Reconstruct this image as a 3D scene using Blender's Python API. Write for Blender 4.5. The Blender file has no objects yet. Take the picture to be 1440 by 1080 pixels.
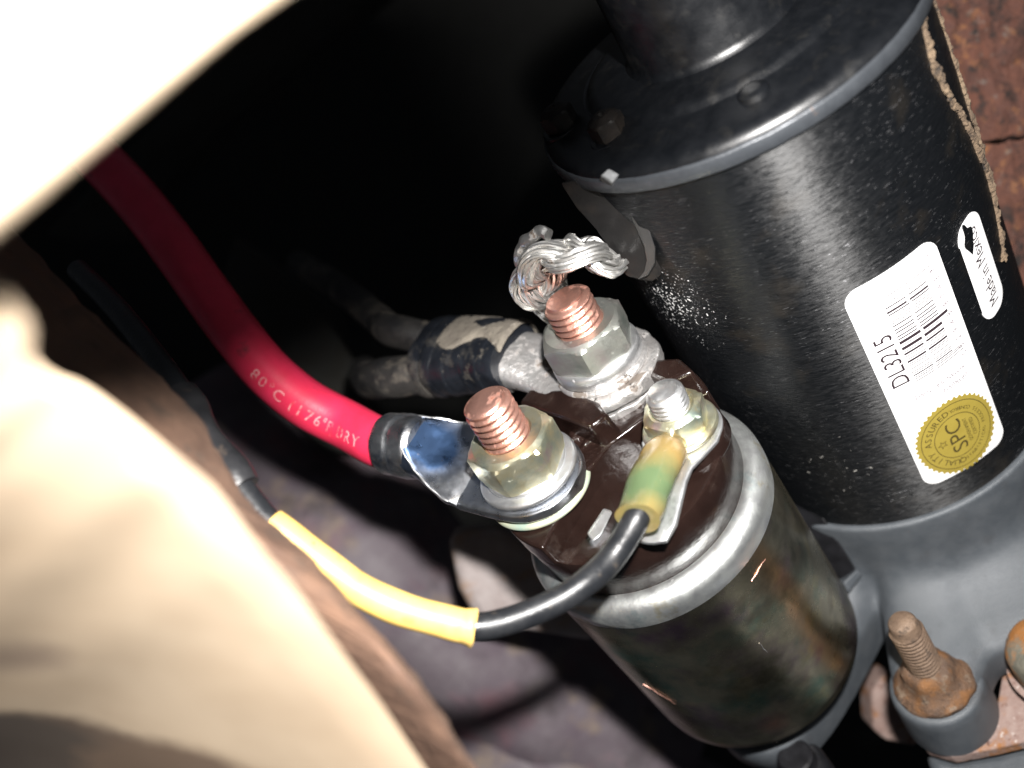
import bpy, bmesh, math, random
from mathutils import Vector, Matrix, noise

# ------------------------------------------------------------------ scene, camera, flash
# World frame = machine frame: origin on the solenoid rim, +X along the starter axis (towards the flywheel),
# +Z from the solenoid axis to the starter axis.  All building is done in centimetres, scaled by S.
S = 0.01
sc = bpy.context.scene
COL = sc.collection
random.seed(7)
FPX, CX, CY = 1413.0, 720.0, 540.0
_a = Vector((2000 - CX, -(2150 - CY), -FPX)).normalized()
def _cam(px, py, z): return Vector(((px - CX) / FPX * z, -(py - CY) / FPX * z, -z))
_T = _cam(897, 700, 21.0)
_q = _cam(1160, 310, 21.5) - _T
_c = (_q - _q.dot(_a) * _a).normalized()
_b = _c.cross(_a)
RW = Matrix((_a, _b, _c))                       # camera -> world rotation
def at(px, py, z): return RW @ (_cam(px, py, z) - _T)
CAMP = RW @ (-_T)
def onplane(px, py, x):
    d = at(px, py, 1.0) - CAMP
    return CAMP + d * ((x - CAMP.x) / d.x)

cam = bpy.data.cameras.new('camera'); camo = bpy.data.objects.new('camera', cam); COL.objects.link(camo)
camo.matrix_world = Matrix.Translation(CAMP * S) @ RW.to_4x4()
cam.sensor_width = 36.0; cam.lens = 36.0 * FPX / 1440.0
cam.clip_start = 0.002; cam.clip_end = 50
cam.dof.use_dof = True; cam.dof.focus_distance = 0.197; cam.dof.aperture_fstop = 8.2
cam.dof.aperture_blades = 0
sc.camera = camo

world = bpy.data.worlds.new('World'); sc.world = world; world.use_nodes = True
bg = world.node_tree.nodes['Background']
bg.inputs[0].default_value = (0.62, 0.68, 0.78, 1); bg.inputs[1].default_value = 0.05

fl = bpy.data.lights.new('camera_flash', 'AREA'); fl.shape = 'RECTANGLE'; fl.size = 0.012; fl.size_y = 0.008
fl.energy = 2.0; fl.color = (1.0, 0.97, 0.94)
flo = bpy.data.objects.new('camera_flash', fl); COL.objects.link(flo)
flo.matrix_world = Matrix.Translation((RW @ (Vector((.95, 3.6, -0.2)) - _T)) * S) @ RW.to_4x4() @ Matrix.Rotation(math.radians(-5), 4, 'X')

sc.view_settings.view_transform = 'Standard'; sc.view_settings.look = 'None'
sc.view_settings.exposure = 0.0; sc.view_settings.gamma = 1.0
sc.cycles.max_bounces = 8; sc.cycles.sample_clamp_indirect = 6.0
sc.render.film_transparent = False

# ------------------------------------------------------------------ materials
def mat(name, c1, c2=None, scale=2.0, metal=0.0, r1=0.4, r2=None, bump=0.0, bscale=20.0, stretch=(1, 1, 1),
        dirt=None, scratch=None, detail=8.0, tints=None, coat=0.0, spec=0.5, aniso=None, spots=None, specks=None, keepmetal=False, groove=None):
    m = bpy.data.materials.new(name); m.use_nodes = True
    nt = m.node_tree; N = nt.nodes; L = nt.links
    p = N['Principled BSDF']
    tc = N.new('ShaderNodeTexCoord'); mp = N.new('ShaderNodeMapping')
    mp.inputs['Scale'].default_value = (100, 100, 100)
    L.new(tc.outputs['Object'], mp.inputs[0])
    def nz(sc_, st=(1, 1, 1), det=detail, rough=0.6, off=0.0):
        mm = N.new('ShaderNodeMapping'); mm.inputs['Scale'].default_value = st; mm.inputs['Location'].default_value = (off, off * .7, off * 1.3)
        L.new(mp.outputs[0], mm.inputs[0])
        n = N.new('ShaderNodeTexNoise'); n.inputs['Scale'].default_value = sc_; n.inputs['Detail'].default_value = det
        n.inputs['Roughness'].default_value = rough
        L.new(mm.outputs[0], n.inputs['Vector']); return n
    def ramp(src, a, b):
        r = N.new('ShaderNodeMapRange'); r.inputs[1].default_value = a; r.inputs[2].default_value = b
        L.new(src, r.inputs[0]); return r.outputs[0]
    def mix(f, A, B):
        x = N.new('ShaderNodeMix'); x.data_type = 'RGBA'
        if isinstance(f, float): x.inputs[0].default_value = f
        else: L.new(f, x.inputs[0])
        for i, v in ((6, A), (7, B)):
            if isinstance(v, tuple): x.inputs[i].default_value = (*v, 1)
            else: L.new(v, x.inputs[i])
        return x.outputs[2]
    def fmix(f, A, B):
        x = N.new('ShaderNodeMix'); x.data_type = 'FLOAT'
        L.new(f, x.inputs[0])
        for i, v in ((2, A), (3, B)):
            if isinstance(v, (int, float)): x.inputs[i].default_value = v
            else: L.new(v, x.inputs[i])
        return x.outputs[0]
    n1 = nz(scale, stretch)
    col = mix(ramp(n1.outputs[0], .35, .65), c1, c2 or c1)
    if tints:
        for i, (tcol, ts, lo, hi) in enumerate(tints):
            t = nz(ts, off=11.0 * (i + 1)); col = mix(ramp(t.outputs[0], lo, hi), col, tcol)
    for (sc_, rad, fs_, thr, scol) in (specks or []):  # clusters of small chips
        vd = N.new('ShaderNodeVectorMath'); vd.operation = 'DISTANCE'; L.new(mp.outputs[0], vd.inputs[0]); vd.inputs[1].default_value = sc_
        w = nz(fs_, off=91.0, det=3.0); sb_ = N.new('ShaderNodeMath'); sb_.operation = 'MULTIPLY_ADD'; L.new(vd.outputs['Value'], sb_.inputs[0]); sb_.inputs[1].default_value = -.12 / rad; L.new(w.outputs[0], sb_.inputs[2])
        col = mix(ramp(sb_.outputs[0], thr - .06, thr - .03), col, scol)
    for (sc_, rad, scol) in (spots or []):             # stains and painted tones with a place of their own (centre in cm)
        vd = N.new('ShaderNodeVectorMath'); vd.operation = 'DISTANCE'; L.new(mp.outputs[0], vd.inputs[0]); vd.inputs[1].default_value = sc_
        w = nz(2.0, off=71.0); ad = N.new('ShaderNodeMath'); ad.operation = 'MULTIPLY_ADD'; L.new(w.outputs[0], ad.inputs[0]); ad.inputs[1].default_value = .5; L.new(vd.outputs['Value'], ad.inputs[2])
        col = mix(ramp(ad.outputs[0], rad + .55, rad + .05), col, scol)
    if groove:                                      # darker colour in the hollows of the mesh
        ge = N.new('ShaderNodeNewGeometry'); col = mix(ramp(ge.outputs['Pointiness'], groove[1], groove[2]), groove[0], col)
    rough = fmix(ramp(n1.outputs[0], .35, .65), r1, r2 if r2 is not None else r1)
    met = None
    if scratch:                                     # (colour, scale, stretch, lo, hi)
        t = nz(scratch[1], scratch[2], 4.0, .55, 31.0); f = ramp(t.outputs[0], scratch[3], scratch[4])
        big = nz(.55, off=5.0); g = ramp(big.outputs[0], .40, .62)
        mu = N.new('ShaderNodeMath'); mu.operation = 'MULTIPLY'; L.new(f, mu.inputs[0]); L.new(g, mu.inputs[1])
        col = mix(mu.outputs[0], col, scratch[0]); met = fmix(mu.outputs[0], metal, 0.8)
    if dirt:                                        # list of (colour, scale, lo, hi, roughness)
        for i, (dc, ds, lo, hi, dr) in enumerate(dirt):
            t = nz(ds, off=53.0 + 9 * i); f = ramp(t.outputs[0], lo, hi)
            col = mix(f, col, dc); rough = fmix(f, rough, dr)
            if not keepmetal: met = fmix(f, met if met is not None else metal, 0.0)
    L.new(col, p.inputs['Base Color']); L.new(rough, p.inputs['Roughness'])
    if met is not None: L.new(met, p.inputs['Metallic'])
    else: p.inputs['Metallic'].default_value = metal
    p.inputs['Coat Weight'].default_value = coat; p.inputs['Coat Roughness'].default_value = 0.12
    p.inputs['Specular IOR Level'].default_value = spec
    if aniso:
        p.inputs['Anisotropic'].default_value = aniso[0]; p.inputs['Anisotropic Rotation'].default_value = aniso[1]
        tn = N.new('ShaderNodeTangent'); tn.direction_type = 'RADIAL'; tn.axis = 'X'; L.new(tn.outputs[0], p.inputs['Tangent'])
    if bump:
        nb = nz(bscale, stretch, 6.0, .6, 3.0)
        b = N.new('ShaderNodeBump'); b.inputs['Strength'].default_value = 1.0; b.inputs['Distance'].default_value = bump * S
        L.new(nb.outputs[0], b.inputs['Height']); L.new(b.outputs[0], p.inputs['Normal'])
    return m

M = {}
CANSPOT = (5.35, -2.33, -1.28)
M['starter_paint'] = mat('starter_black_paint', (.0028, .0033, .0040), (.0050, .0056, .0066), 1.3, 0, .30, .58, aniso=(.95, .25), bump=.014, bscale=1.3,
    stretch=(20, 3.2, 3.2), scratch=((.22, .22, .23), 1.8, (26, 3.0, 3.0), .66, .685), dirt=[((.020, .0165, .0125), .7, .58, .85, .55)], detail=6,
    specks=[((-2.55, -.35, -3.80), 1.0, 16, .60, (.6, .6, .6)), ((-1.5, -2.9, -2.5), 2.6, 12, .77, (.4, .4, .4)), ((2.5, -2.2, -3.1), 1.6, 9, .70, (.3, .29, .27))])
M['cap_paint'] = mat('end_cap_satin_black', (.0026, .0031, .0040), (.0042, .0048, .0060), 3, 0, .30, .40, bump=.003, bscale=30, dirt=[((.05, .03, .015), 1.1, .70, .80, .8), ((.007, .0068, .0065), 2.2, .55, .75, .55)])
M['casting'] = mat('grey_cast_paint', (.056, .064, .073), (.073, .081, .090), 2.5, .1, .44, .54, bump=.012, bscale=34, dirt=[((.16, .07, .03), 1.3, .72, .78, .8), ((.04, .04, .042), 1.0, .58, .8, .6)])
M['can'] = mat('yellow_zinc_plated_can', (.56, .49, .33), (.40, .37, .28), .7, 1, .19, .35, bump=.004, bscale=1.2, keepmetal=True,
    tints=[((.30, .20, .25), .6, .5, .68), ((.12, .26, .20), .55, .52, .7), ((.5, .42, .2), .8, .58, .75)], spots=[(CANSPOT, .16, (.46, .24, .18))],
    dirt=[((.10, .09, .06), .5, .45, .70, .34), ((.16, .13, .10), .8, .60, .80, .5), ((.04, .04, .04), 12, .68, .74, .6)])
M['rim'] = mat('bright_zinc_rim', (.86, .88, .88), (.74, .77, .75), 3, .96, .36, .48, bump=.004, bscale=14,
    tints=[((.62, .55, .36), 1.6, .58, .72), ((.45, .58, .6), 1.2, .58, .74)], dirt=[((.12, .11, .10), 10, .68, .74, .6)])
M['bakelite'] = mat('dark_brown_bakelite', (.0095, .005, .004), (.0135, .0072, .0058), 2, 0, .12, .20, bump=.012, bscale=5, dirt=[((.35, .30, .25), 16, .735, .76, .4), ((.030, .020, .016), 1.7, .58, .80, .4)])
M['resin'] = mat('glossy_potting_resin', (.0095, .005, .004), (.014, .0075, .006), 3, 0, .05, .12, bump=.09, bscale=3.2, dirt=[((.022, .014, .011), 2.2, .60, .74, .2), ((.3, .27, .22), 14, .71, .73, .3)], detail=4)
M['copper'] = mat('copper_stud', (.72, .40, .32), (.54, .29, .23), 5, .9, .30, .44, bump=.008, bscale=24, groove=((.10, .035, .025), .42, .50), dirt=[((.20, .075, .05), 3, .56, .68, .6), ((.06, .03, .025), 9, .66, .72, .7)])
M['brassy_nut'] = mat('yellow_zinc_nut', (.80, .74, .48), (.72, .71, .56), 2.2, .94, .30, .42, bump=.004, bscale=14, tints=[((.42, .52, .46), 1.3, .5, .7), ((.56, .40, .44), 1.7, .56, .72), ((.68, .52, .22), 1.5, .58, .72)], dirt=[((.10, .08, .06), 7, .66, .74, .6)])
M['grey_nut'] = mat('dull_grey_zinc_nut', (.52, .54, .50), (.44, .45, .41), 2.2, .92, .34, .46, bump=.005, bscale=14, tints=[((.42, .36, .36), 1.5, .5, .7), ((.32, .38, .34), 1.2, .54, .7)], dirt=[((.10, .09, .08), 7, .64, .72, .6)])
M['verdigris'] = mat('green_tinged_washer', (.42, .58, .50), (.62, .60, .42), 1.6, .6, .3, .45, bump=.004, bscale=20)
M['steel_bright'] = mat('bright_zinc_steel', (.78, .79, .80), (.68, .69, .70), 4, .95, .34, .46, bump=.004, bscale=16, dirt=[((.16, .14, .12), 6, .66, .76, .6)])
M['lug_lead'] = mat('lead_tinned_lug', (.66, .65, .64), (.48, .46, .45), 3, .85, .34, .5, bump=.03, bscale=7, dirt=[((.12, .10, .085), 1.6, .53, .60, .8), ((.03, .027, .025), 5, .62, .66, .7)])
M['braid'] = mat('tinned_braid', (.74, .74, .73), (.50, .49, .47), 5, .95, .34, .46, bump=.006, bscale=12, dirt=[((.10, .08, .065), 3.2, .60, .66, .7)])
M['bracket'] = mat('dark_steel_bracket', (.010, .0095, .0095), (.005, .0048, .0048), 2, 0, .38, .52, spec=.22, bump=.008, bscale=12, dirt=[((.016, .0125, .01), 1.2, .5, .7, .7), ((.4, .38, .35), 14, .74, .77, .5)])
M['bracket_edge'] = mat('lit_steel_edge', (.030, .029, .028), (.020, .020, .020), 2, 0, .34, .48, bump=.008, bscale=12)  # bracket steel painted lighter where the edge catches the flash
M['red'] = mat('red_cable_jacket', (.70, .030, .088), (.62, .024, .066), 2, 0, .36, .44, bump=.004, bscale=14, dirt=[((.12, .03, .03), 1.6, .64, .76, .6)], spec=.6)
M['red_print'] = mat('faded_white_print', (.70, .22, .25), (.80, .36, .37), 6, 0, .6, dirt=[((.56, .03, .055), 4, .48, .60, .5)])
M['black_wire'] = mat('black_wire_jacket', (.009, .010, .012), (.015, .016, .018), 3, 0, .30, .44, bump=.008, bscale=10, dirt=[((.09, .07, .05), 2.2, .62, .78, .7)])
M['dirty_wire'] = mat('dirty_black_wire', (.010, .010, .0105), (.024, .022, .020), 1.6, 0, .5, .7, bump=.02, bscale=8, dirt=[((.095, .082, .065), 1.3, .50, .64, .85)])
M['tape'] = mat('black_vinyl_tape', (.0055, .0065, .009), (.010, .012, .016), 2, 0, .28, .42, bump=.014, bscale=5, dirt=[((.075, .067, .056), .9, .54, .70, .75), ((.09, .08, .065), 1.6, .64, .74, .85), ((.4, .37, .33), 14, .70, .74, .8)])
M['mud'] = mat('dried_mud', (.115, .10, .082), (.17, .15, .12), 2.4, 0, .8, .95, bump=.06, bscale=5, dirt=[((.010, .010, .012), 2.0, .60, .63, .5), ((.30, .27, .23), 3, .62, .7, .9)])
M['yellow'] = mat('yellow_sleeve', (.74, .51, .15), (.66, .44, .12), 2, 0, .36, .46, bump=.006, bscale=9, dirt=[((.24, .155, .06), 2.0, .58, .76, .7), ((.08, .06, .04), 7, .66, .73, .7)])
M['shrink'] = mat('black_heat_shrink', (.012, .0125, .014), (.022, .022, .024), 2, 0, .32, .46, bump=.014, bscale=4, dirt=[((.13, .09, .06), 1.2, .60, .74, .8)])
M['white_label'] = mat('white_sticker', (.86, .86, .86), (.84, .84, .85), 2, 0, .35)
M['ink'] = mat('black_ink', (.03, .02, .025), None, 2, 0, .4)
M['ink_soft'] = mat('grey_print', (.16, .13, .15), None, 2, 0, .4)
M['gold'] = mat('gold_seal_foil', (.40, .31, .06), (.36, .275, .05), 3, .25, .4)
M['gold_ink'] = mat('brown_seal_ink', (.06, .045, .012), None, 2, 0, .5)
M['rust'] = mat('rusty_bolt_steel', (.080, .050, .034), (.125, .066, .034), 4, .1, .6, .8, bump=.04, bscale=16, tints=[((.17, .075, .024), 1.8, .53, .66), ((.16, .115, .08), 5, .55, .66)], dirt=[((.02, .015, .012), 5, .60, .68, .9)])
M['rust_tan'] = mat('tan_rust_thread', (.17, .115, .078), (.105, .068, .046), 3, .2, .55, .75, bump=.025, bscale=18, dirt=[((.05, .035, .025), 5, .58, .68, .9)])
M['patina'] = mat('greenish_patina_steel', (.15, .14, .11), (.10, .095, .075), 3, .2, .6, .8, bump=.03, bscale=10, tints=[((.26, .11, .03), 1.4, .52, .62)])
M['lip'] = mat('worn_lip_grey', (.050, .055, .062), (.035, .039, .045), 5, .3, .34, .46, bump=.006, bscale=20, dirt=[((.16, .09, .05), 2, .66, .74, .8)])
M['tab_steel'] = mat('scuffed_tab_steel', (.16, .165, .17), (.11, .115, .12), 4, .4, .45, .55, bump=.006, bscale=18)
M['barrel'] = mat('mottled_tin_barrel', (.80, .81, .83), (.56, .58, .61), 2.6, 1, .26, .40, bump=.012, bscale=5, keepmetal=True, tints=[((.26, .30, .38), 1.1, .50, .62)], dirt=[((.10, .085, .07), 4, .60, .70, .5)])
M['rust_plate'] = mat('pale_rusty_plate', (.27, .20, .175), (.20, .13, .11), 3, 0, .7, .9, bump=.03, bscale=9, tints=[((.24, .10, .03), 1.6, .53, .64)], dirt=[((.10, .045, .03), 4, .60, .68, .9), ((.40, .34, .31), 6, .62, .68, .8)])
M['block'] = mat('rusty_engine_block', (.070, .028, .020), (.11, .042, .026), 1.6, 0, .75, .95, bump=.12, bscale=6, tints=[((.20, .085, .034), 2.8, .56, .68), ((.13, .10, .085), 3.5, .60, .70)], dirt=[((.015, .011, .010), 2.2, .50, .64, .9)])
M['purple_rust'] = mat('purplish_scaled_iron', (.125, .107, .118), (.092, .070, .086), .6, .1, .6, .8, bump=.08, bscale=1.5, tints=[((.17, .085, .10), .35, .50, .68), ((.21, .16, .115), .45, .56, .7), ((.05, .04, .045), .5, .56, .72)])
M['grey_scale'] = mat('grey_scaled_iron', (.34, .30, .29), (.26, .22, .21), 1.2, .1, .6, .8, bump=.04, bscale=3, tints=[((.30, .20, .14), 1.1, .54, .7)])
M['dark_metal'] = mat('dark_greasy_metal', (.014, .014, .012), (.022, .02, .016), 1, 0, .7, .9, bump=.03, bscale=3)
M['beam'] = mat('pale_frame_paint', (.62, .50, .36), (.56, .43, .29), .8, 0, .7, .9, bump=.02, bscale=3)
M['brown_flange'] = mat('brown_rusty_flange', (.075, .042, .028), (.125, .070, .044), 1.8, 0, .75, .95, bump=.04, bscale=6, dirt=[((.05, .035, .025), 2, .58, .7, .9)])
M['rubber'] = mat('black_rubber', (.006, .006, .007), (.010, .010, .012), 3, 0, .35, .45, bump=.004, bscale=10)
M['crust'] = mat('tan_sealant_crust', (.15, .105, .065), (.085, .058, .038), 4, 0, .8, .95, bump=.06, bscale=14, dirt=[((.02, .015, .012), 3, .58, .68, .9)])
M['void'] = mat('black_grime', (.006, .006, .005), (.009, .009, .008), 1, 0, .9)

# ------------------------------------------------------------------ mesh helpers
def smooth(a, b, x):
    t = min(1, max(0, (x - a) / (b - a))); return t * t * (3 - 2 * t)
class MB:
    def __init__(s): s.v = []; s.f = []
    def add(s, vs, fs):
        o = len(s.v); s.v += [Vector(x) for x in vs]; s.f += [tuple(i + o for i in f) for f in fs]; return s
    def grid(s, rows, closed=True, cap0=True, cap1=True):
        n = len(rows[0]); vs = [p for r in rows for p in r]; fs = []
        for i in range(len(rows) - 1):
            for j in range(n if closed else n - 1):
                k = (j + 1) % n
                fs.append((i * n + j, i * n + k, (i + 1) * n + k, (i + 1) * n + j))
        if closed and cap0: fs.append(tuple(range(n - 1, -1, -1)))
        if closed and cap1: b = (len(rows) - 1) * n; fs.append(tuple(b + j for j in range(n)))
        return s.add(vs, fs)
    def revolve(s, prof, fr, seg=64, rfun=None):   # prof [(x, r)] along fr.x axis
        rows = []
        for x, r in prof:
            row = []
            for j in range(seg):
                t = 2 * math.pi * j / seg; rr = rfun(x, t, r) if rfun else r
                row.append(fr @ Vector((x, rr * math.cos(t), rr * math.sin(t))))
            rows.append(row)
        return s.grid(rows)
    def tube(s, pts, rad, seg=20, ell=None, n0=None, cap=True):
        P, T, Nn, B = frames(pts, n0)
        rows = []; m = len(P)
        for i in range(m):
            r = rad(i / (m - 1)) if callable(rad) else rad
            row = []
            for j in range(seg):
                t = 2 * math.pi * j / seg
                ea, eb = ell(i / (m - 1), t) if ell else (1, 1)
                row.append(P[i] + Nn[i] * (r * ea * math.cos(t)) + B[i] * (r * eb * math.sin(t)))
            rows.append(row)
        return s.grid(rows, True, cap, cap)
    def prism(s, poly, vec):                       # poly: list of points, extruded by vec
        n = len(poly); vs = [Vector(p) for p in poly] + [Vector(p) + vec for p in poly]
        fs = [tuple(range(n)), tuple(range(2 * n - 1, n - 1, -1))] + [(i, n + i, n + (i + 1) % n, (i + 1) % n) for i in range(n)]
        return s.add(vs, fs)
    def jitter(s, amp, scale, seed=0.0):
        for v in s.v:
            v += Vector(noise.noise_vector(v * scale + Vector((seed, seed * 2, 7)))) * amp
        return s
    def build(s, name, m, parent=None, bevel=0.0, segs=2, sharp=35, subd=0, weld=False):
        thing = parent
        while thing is not None and thing.parent is not None: thing = thing.parent
        inv = (thing.matrix_world.inverted() if thing is not None else Matrix.Identity(4))
        me = bpy.data.meshes.new(name)
        me.from_pydata([inv @ (v * S) for v in s.v], [], s.f); me.update()
        bm = bmesh.new(); bm.from_mesh(me)
        if weld: bmesh.ops.remove_doubles(bm, verts=bm.verts, dist=1e-6)
        bmesh.ops.recalc_face_normals(bm, faces=bm.faces)
        for f in bm.faces: f.smooth = True
        lim = math.radians(sharp)
        for e in bm.edges:
            if len(e.link_faces) == 2 and e.calc_face_angle(0) > lim: e.smooth = False
        bm.to_mesh(me); bm.free()
        me.materials.append(M[m] if isinstance(m, str) else m)
        o = bpy.data.objects.new(name, me); COL.objects.link(o)
        if parent is not None: o.parent = parent
        if bevel:
            b = o.modifiers.new('bevel', 'BEVEL'); b.width = bevel * S; b.segments = segs; b.limit_method = 'ANGLE'; b.angle_limit = math.radians(30)
            b.harden_normals = False
        if subd:
            q = o.modifiers.new('subd', 'SUBSURF'); q.levels = subd; q.render_levels = subd
        return o

def frames(pts, n0=None):
    P = [Vector(p) for p in pts]; m = len(P); T = []
    for i in range(m): T.append((P[min(i + 1, m - 1)] - P[max(i - 1, 0)]).normalized())
    n = Vector(n0) if n0 is not None else Vector((-1, 0.13, 0.07))
    Nn = []; B = []
    for i in range(m):
        n = (n - T[i] * n.dot(T[i])).normalized(); Nn.append(n.copy()); B.append(T[i].cross(n))
    return P, T, Nn, B

def spline(ctrl, n=60):                            # Catmull-Rom through the points
    c = [Vector(p) for p in ctrl]; c = [2 * c[0] - c[1]] + c + [2 * c[-1] - c[-2]]
    out = []; k = len(c) - 3
    for i in range(n + 1):
        u = i / n * k; j = min(int(u), k - 1); t = u - j
        p0, p1, p2, p3 = c[j:j + 4]
        out.append(.5 * ((2 * p1) + (p2 - p0) * t + (2 * p0 - 5 * p1 + 4 * p2 - p3) * t * t + (3 * p1 - p0 - 3 * p2 + p3) * t ** 3))
    return out

def pxpath(l, n=60): return spline([at(*p) for p in l], n)

def frame(o, x, up=(0, 0, 1)):                     # 4x4 with local X along x
    x = Vector(x).normalized(); y = Vector(up).cross(x).normalized(); z = x.cross(y)
    m = Matrix((x, y, z)).transposed().to_4x4(); m.translation = Vector(o); return m

def thing(name, label, cat, loc=(0, 0, 0), mtx=None, group=None):
    o = bpy.data.objects.new(name, None); COL.objects.link(o)
    o.empty_display_size = 0.01
    m = (mtx.copy() if mtx is not None else Matrix.Translation(loc)); m.translation = m.translation * S
    o.matrix_world = m; o.location = m.translation; o.rotation_euler = m.to_euler()
    bpy.context.view_layer.update()
    o['label'] = label; o['category'] = cat
    if group: o['group'] = group
    return o


def text_polys(txt, size, space=1.0):              # flat glyph mesh (verts 2D, faces), baseline left at 0
    cu = bpy.data.curves.new('lettering', 'FONT'); cu.body = txt; cu.size = size; cu.space_character = space; cu.resolution_u = 3
    o = bpy.data.objects.new('lettering', cu); COL.objects.link(o)
    dg = bpy.context.evaluated_depsgraph_get(); me = o.evaluated_get(dg).to_mesh()
    vs = [(v.co.x, v.co.y) for v in me.vertices]; fs = [tuple(p.vertices) for p in me.polygons]
    o.evaluated_get(dg).to_mesh_clear(); bpy.data.objects.remove(o); bpy.data.curves.remove(cu)
    return vs, fs

# ------------------------------------------------------------------ surrounding metal (setting)
def slab(name, label, cat, pts, depth_vec, m, bevel=.15, jit=None, kind=None, segs=3):
    o = MB().prism(pts, depth_vec).build(name, m, None, bevel, segs)
    if kind: o['kind'] = kind
    if label: o['label'] = label; o['category'] = cat
    return o

view = RW @ Vector((0, 0, -1))                      # viewing direction
right = RW @ Vector((1, 0, 0)); upv = RW @ Vector((0, 1, 0))

# dark wall of the engine bay far behind everything
bw = MB()
rows = []
for j in range(13):
    rows.append([at(-900 + i * 260, -700 + j * 210, 62 + 6 * math.sin(i * .8) * math.cos(j * .6)) for i in range(13)])
bw.grid(rows, closed=False)
o = bw.build('engine_bay_wall', 'void'); o['kind'] = 'structure'

# engine block at the right
def rough_sheet(name, m, corner, du, dv, nu, nv, thick, amp, sc_, bumpdir):
    mb = MB(); rows = []
    for j in range(nv + 1):
        r = []
        for i in range(nu + 1):
            p = corner + du * (i / nu) + dv * (j / nv)
            p = p + bumpdir * (amp * noise.fractal(p * sc_, .8, 2.0, 5))
            r.append(p)
        rows.append(r)
    mb.grid(rows, closed=False)
    back = [corner - bumpdir * thick, corner + du - bumpdir * thick, corner + du + dv - bumpdir * thick, corner + dv - bumpdir * thick]
    mb.add(back, [(0, 1, 2, 3)])
    ed = lambda pts, a, b: mb.add(list(pts) + [a, b], [tuple(range(len(pts))) + (len(pts) + 1, len(pts))])
    ed(rows[0], back[0], back[1]); ed(rows[-1], back[3], back[2]); ed([r[0] for r in rows], back[0], back[3]); ed([r[-1] for r in rows], back[1], back[2])
    return mb

blk = thing('engine_block', 'rough rusty brown engine block behind the black starter motor', 'engine block', at(1460, 150, 25))
nrm = -view
mb = rough_sheet('upper_face', 'block', at(1270, -120, 24.6), at(1570, -150, 25.0) - at(1270, -120, 24.6), at(1290, 208, 25.2) - at(1270, -120, 24.6), 60, 50, 3, .14, 1.6, nrm)
for v in mb.v: v += RW @ Vector((0, .12 * noise.fractal(v * 1.7, .8, 2, 4), 0))
mb.build('upper_face', 'block', blk)
mb = rough_sheet('lower_face', 'block', at(1290, 214, 25.0), at(1570, 182, 25.3) - at(1290, 214, 25.0), at(1330, 660, 26.5) - at(1290, 214, 25.0), 60, 50, 3, .12, 1.4, nrm)
for v in mb.v: v += RW @ Vector((0, .16 * noise.fractal(v * 1.7, .8, 2, 4), 0))
mb.build('lower_face', 'block', blk)

# exhaust behind, blurred purple iron
ex = thing('exhaust_manifold', 'blurred purplish scaled exhaust casting below the red cable', 'exhaust', at(560, 850, 33))
pp = pxpath([(330, 560, 37), (420, 690, 35.5), (520, 800, 34.5), (640, 905, 34), (760, 985, 34), (900, 1060, 35)], 50)
mb = MB().tube(pp, lambda t: 3.05 - .35 * math.cos(t * 9), 40); mb.jitter(.25, .5, 3)
mb.build('pipe', 'purple_rust', ex)
mb = MB().prism([at(630, 752, 26.5), at(700, 746, 26.3), at(790, 790, 26.2), at(850, 850, 26.4), at(840, 905, 26.6), at(740, 890, 26.8), at(668, 876, 26.9), at(640, 830, 26.7)], view * 1.6).jitter(.15, 1)
mb.build('flange_ear', 'grey_scale', ex, .35, 4)
ex2 = thing('exhaust_downpipe', 'dark rusty pipe low in the shade under the solenoid', 'pipe', at(760, 1060, 33))
pp = pxpath([(470, 1000, 37), (600, 1085, 34), (760, 1090, 33), (900, 1120, 33.5), (1080, 1210, 34)], 40)
mb = MB().tube(pp, 2.0, 40); mb.jitter(.2, .5, 9); mb.build('pipe', 'purple_rust', ex2)

# dark members lost in the shade, upper left
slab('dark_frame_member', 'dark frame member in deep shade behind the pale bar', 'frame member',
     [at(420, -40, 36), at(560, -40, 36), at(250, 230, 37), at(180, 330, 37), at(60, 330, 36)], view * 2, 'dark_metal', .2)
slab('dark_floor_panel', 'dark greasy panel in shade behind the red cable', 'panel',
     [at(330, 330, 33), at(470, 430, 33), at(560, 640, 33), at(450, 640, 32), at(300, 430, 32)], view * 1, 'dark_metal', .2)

# pale bar close to the lens, upper left
bar = [at(1180, -545, 5.0), at(640, -235, 5.0), at(296, 4, 5.0), at(-120, 366, 5.0), at(-600, 330, 4.6), at(-600, -1000, 4.6), at(900, -1000, 5.0)]  # outer end, out of view, is shaped to shade cable and cap
slab('frame_bar', 'pale washed-out frame bar blurred across the upper corner', 'frame bar', bar, view * .42, 'beam', .26, segs=6)

# dusty crossmember close to the lens, left and below
cm = thing('crossmember', 'blurred beige crossmember sloping down beside the wires', 'crossmember', at(150, 800, 10))
edge = [(-60, 372, 6.4), (0, 402, 6.6), (30, 430, 6.8), (46, 462, 7.0), (48, 505, 7.3), (80, 532, 7.6), (120, 548, 7.9), (181, 590, 8.4), (241, 638, 8.9), (301, 686, 9.5), (361, 762, 10.2), (421, 832, 10.9), (480, 912, 11.6), (540, 992, 12.3), (600, 1080, 12.9), (680, 1190, 13.6)]
inner = [(-420, 560, 5.6), (-400, 640, 5.8), (-380, 700, 6.2), (-360, 760, 6.7), (-340, 820, 7.5), (-320, 880, 8.6), (-300, 940, 10.0), (-270, 1000, 12.0), (-240, 1060, 14.0), (-200, 1120, 17.0), (-140, 1180, 20.0), (-60, 1240, 22.0), (40, 1300, 23.0), (120, 1340, 23.6), (260, 1400, 24.2)]
ev = spline([at(*p) for p in edge], 90); iv = spline([at(*p) for p in inner], 90)
rows = []
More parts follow.
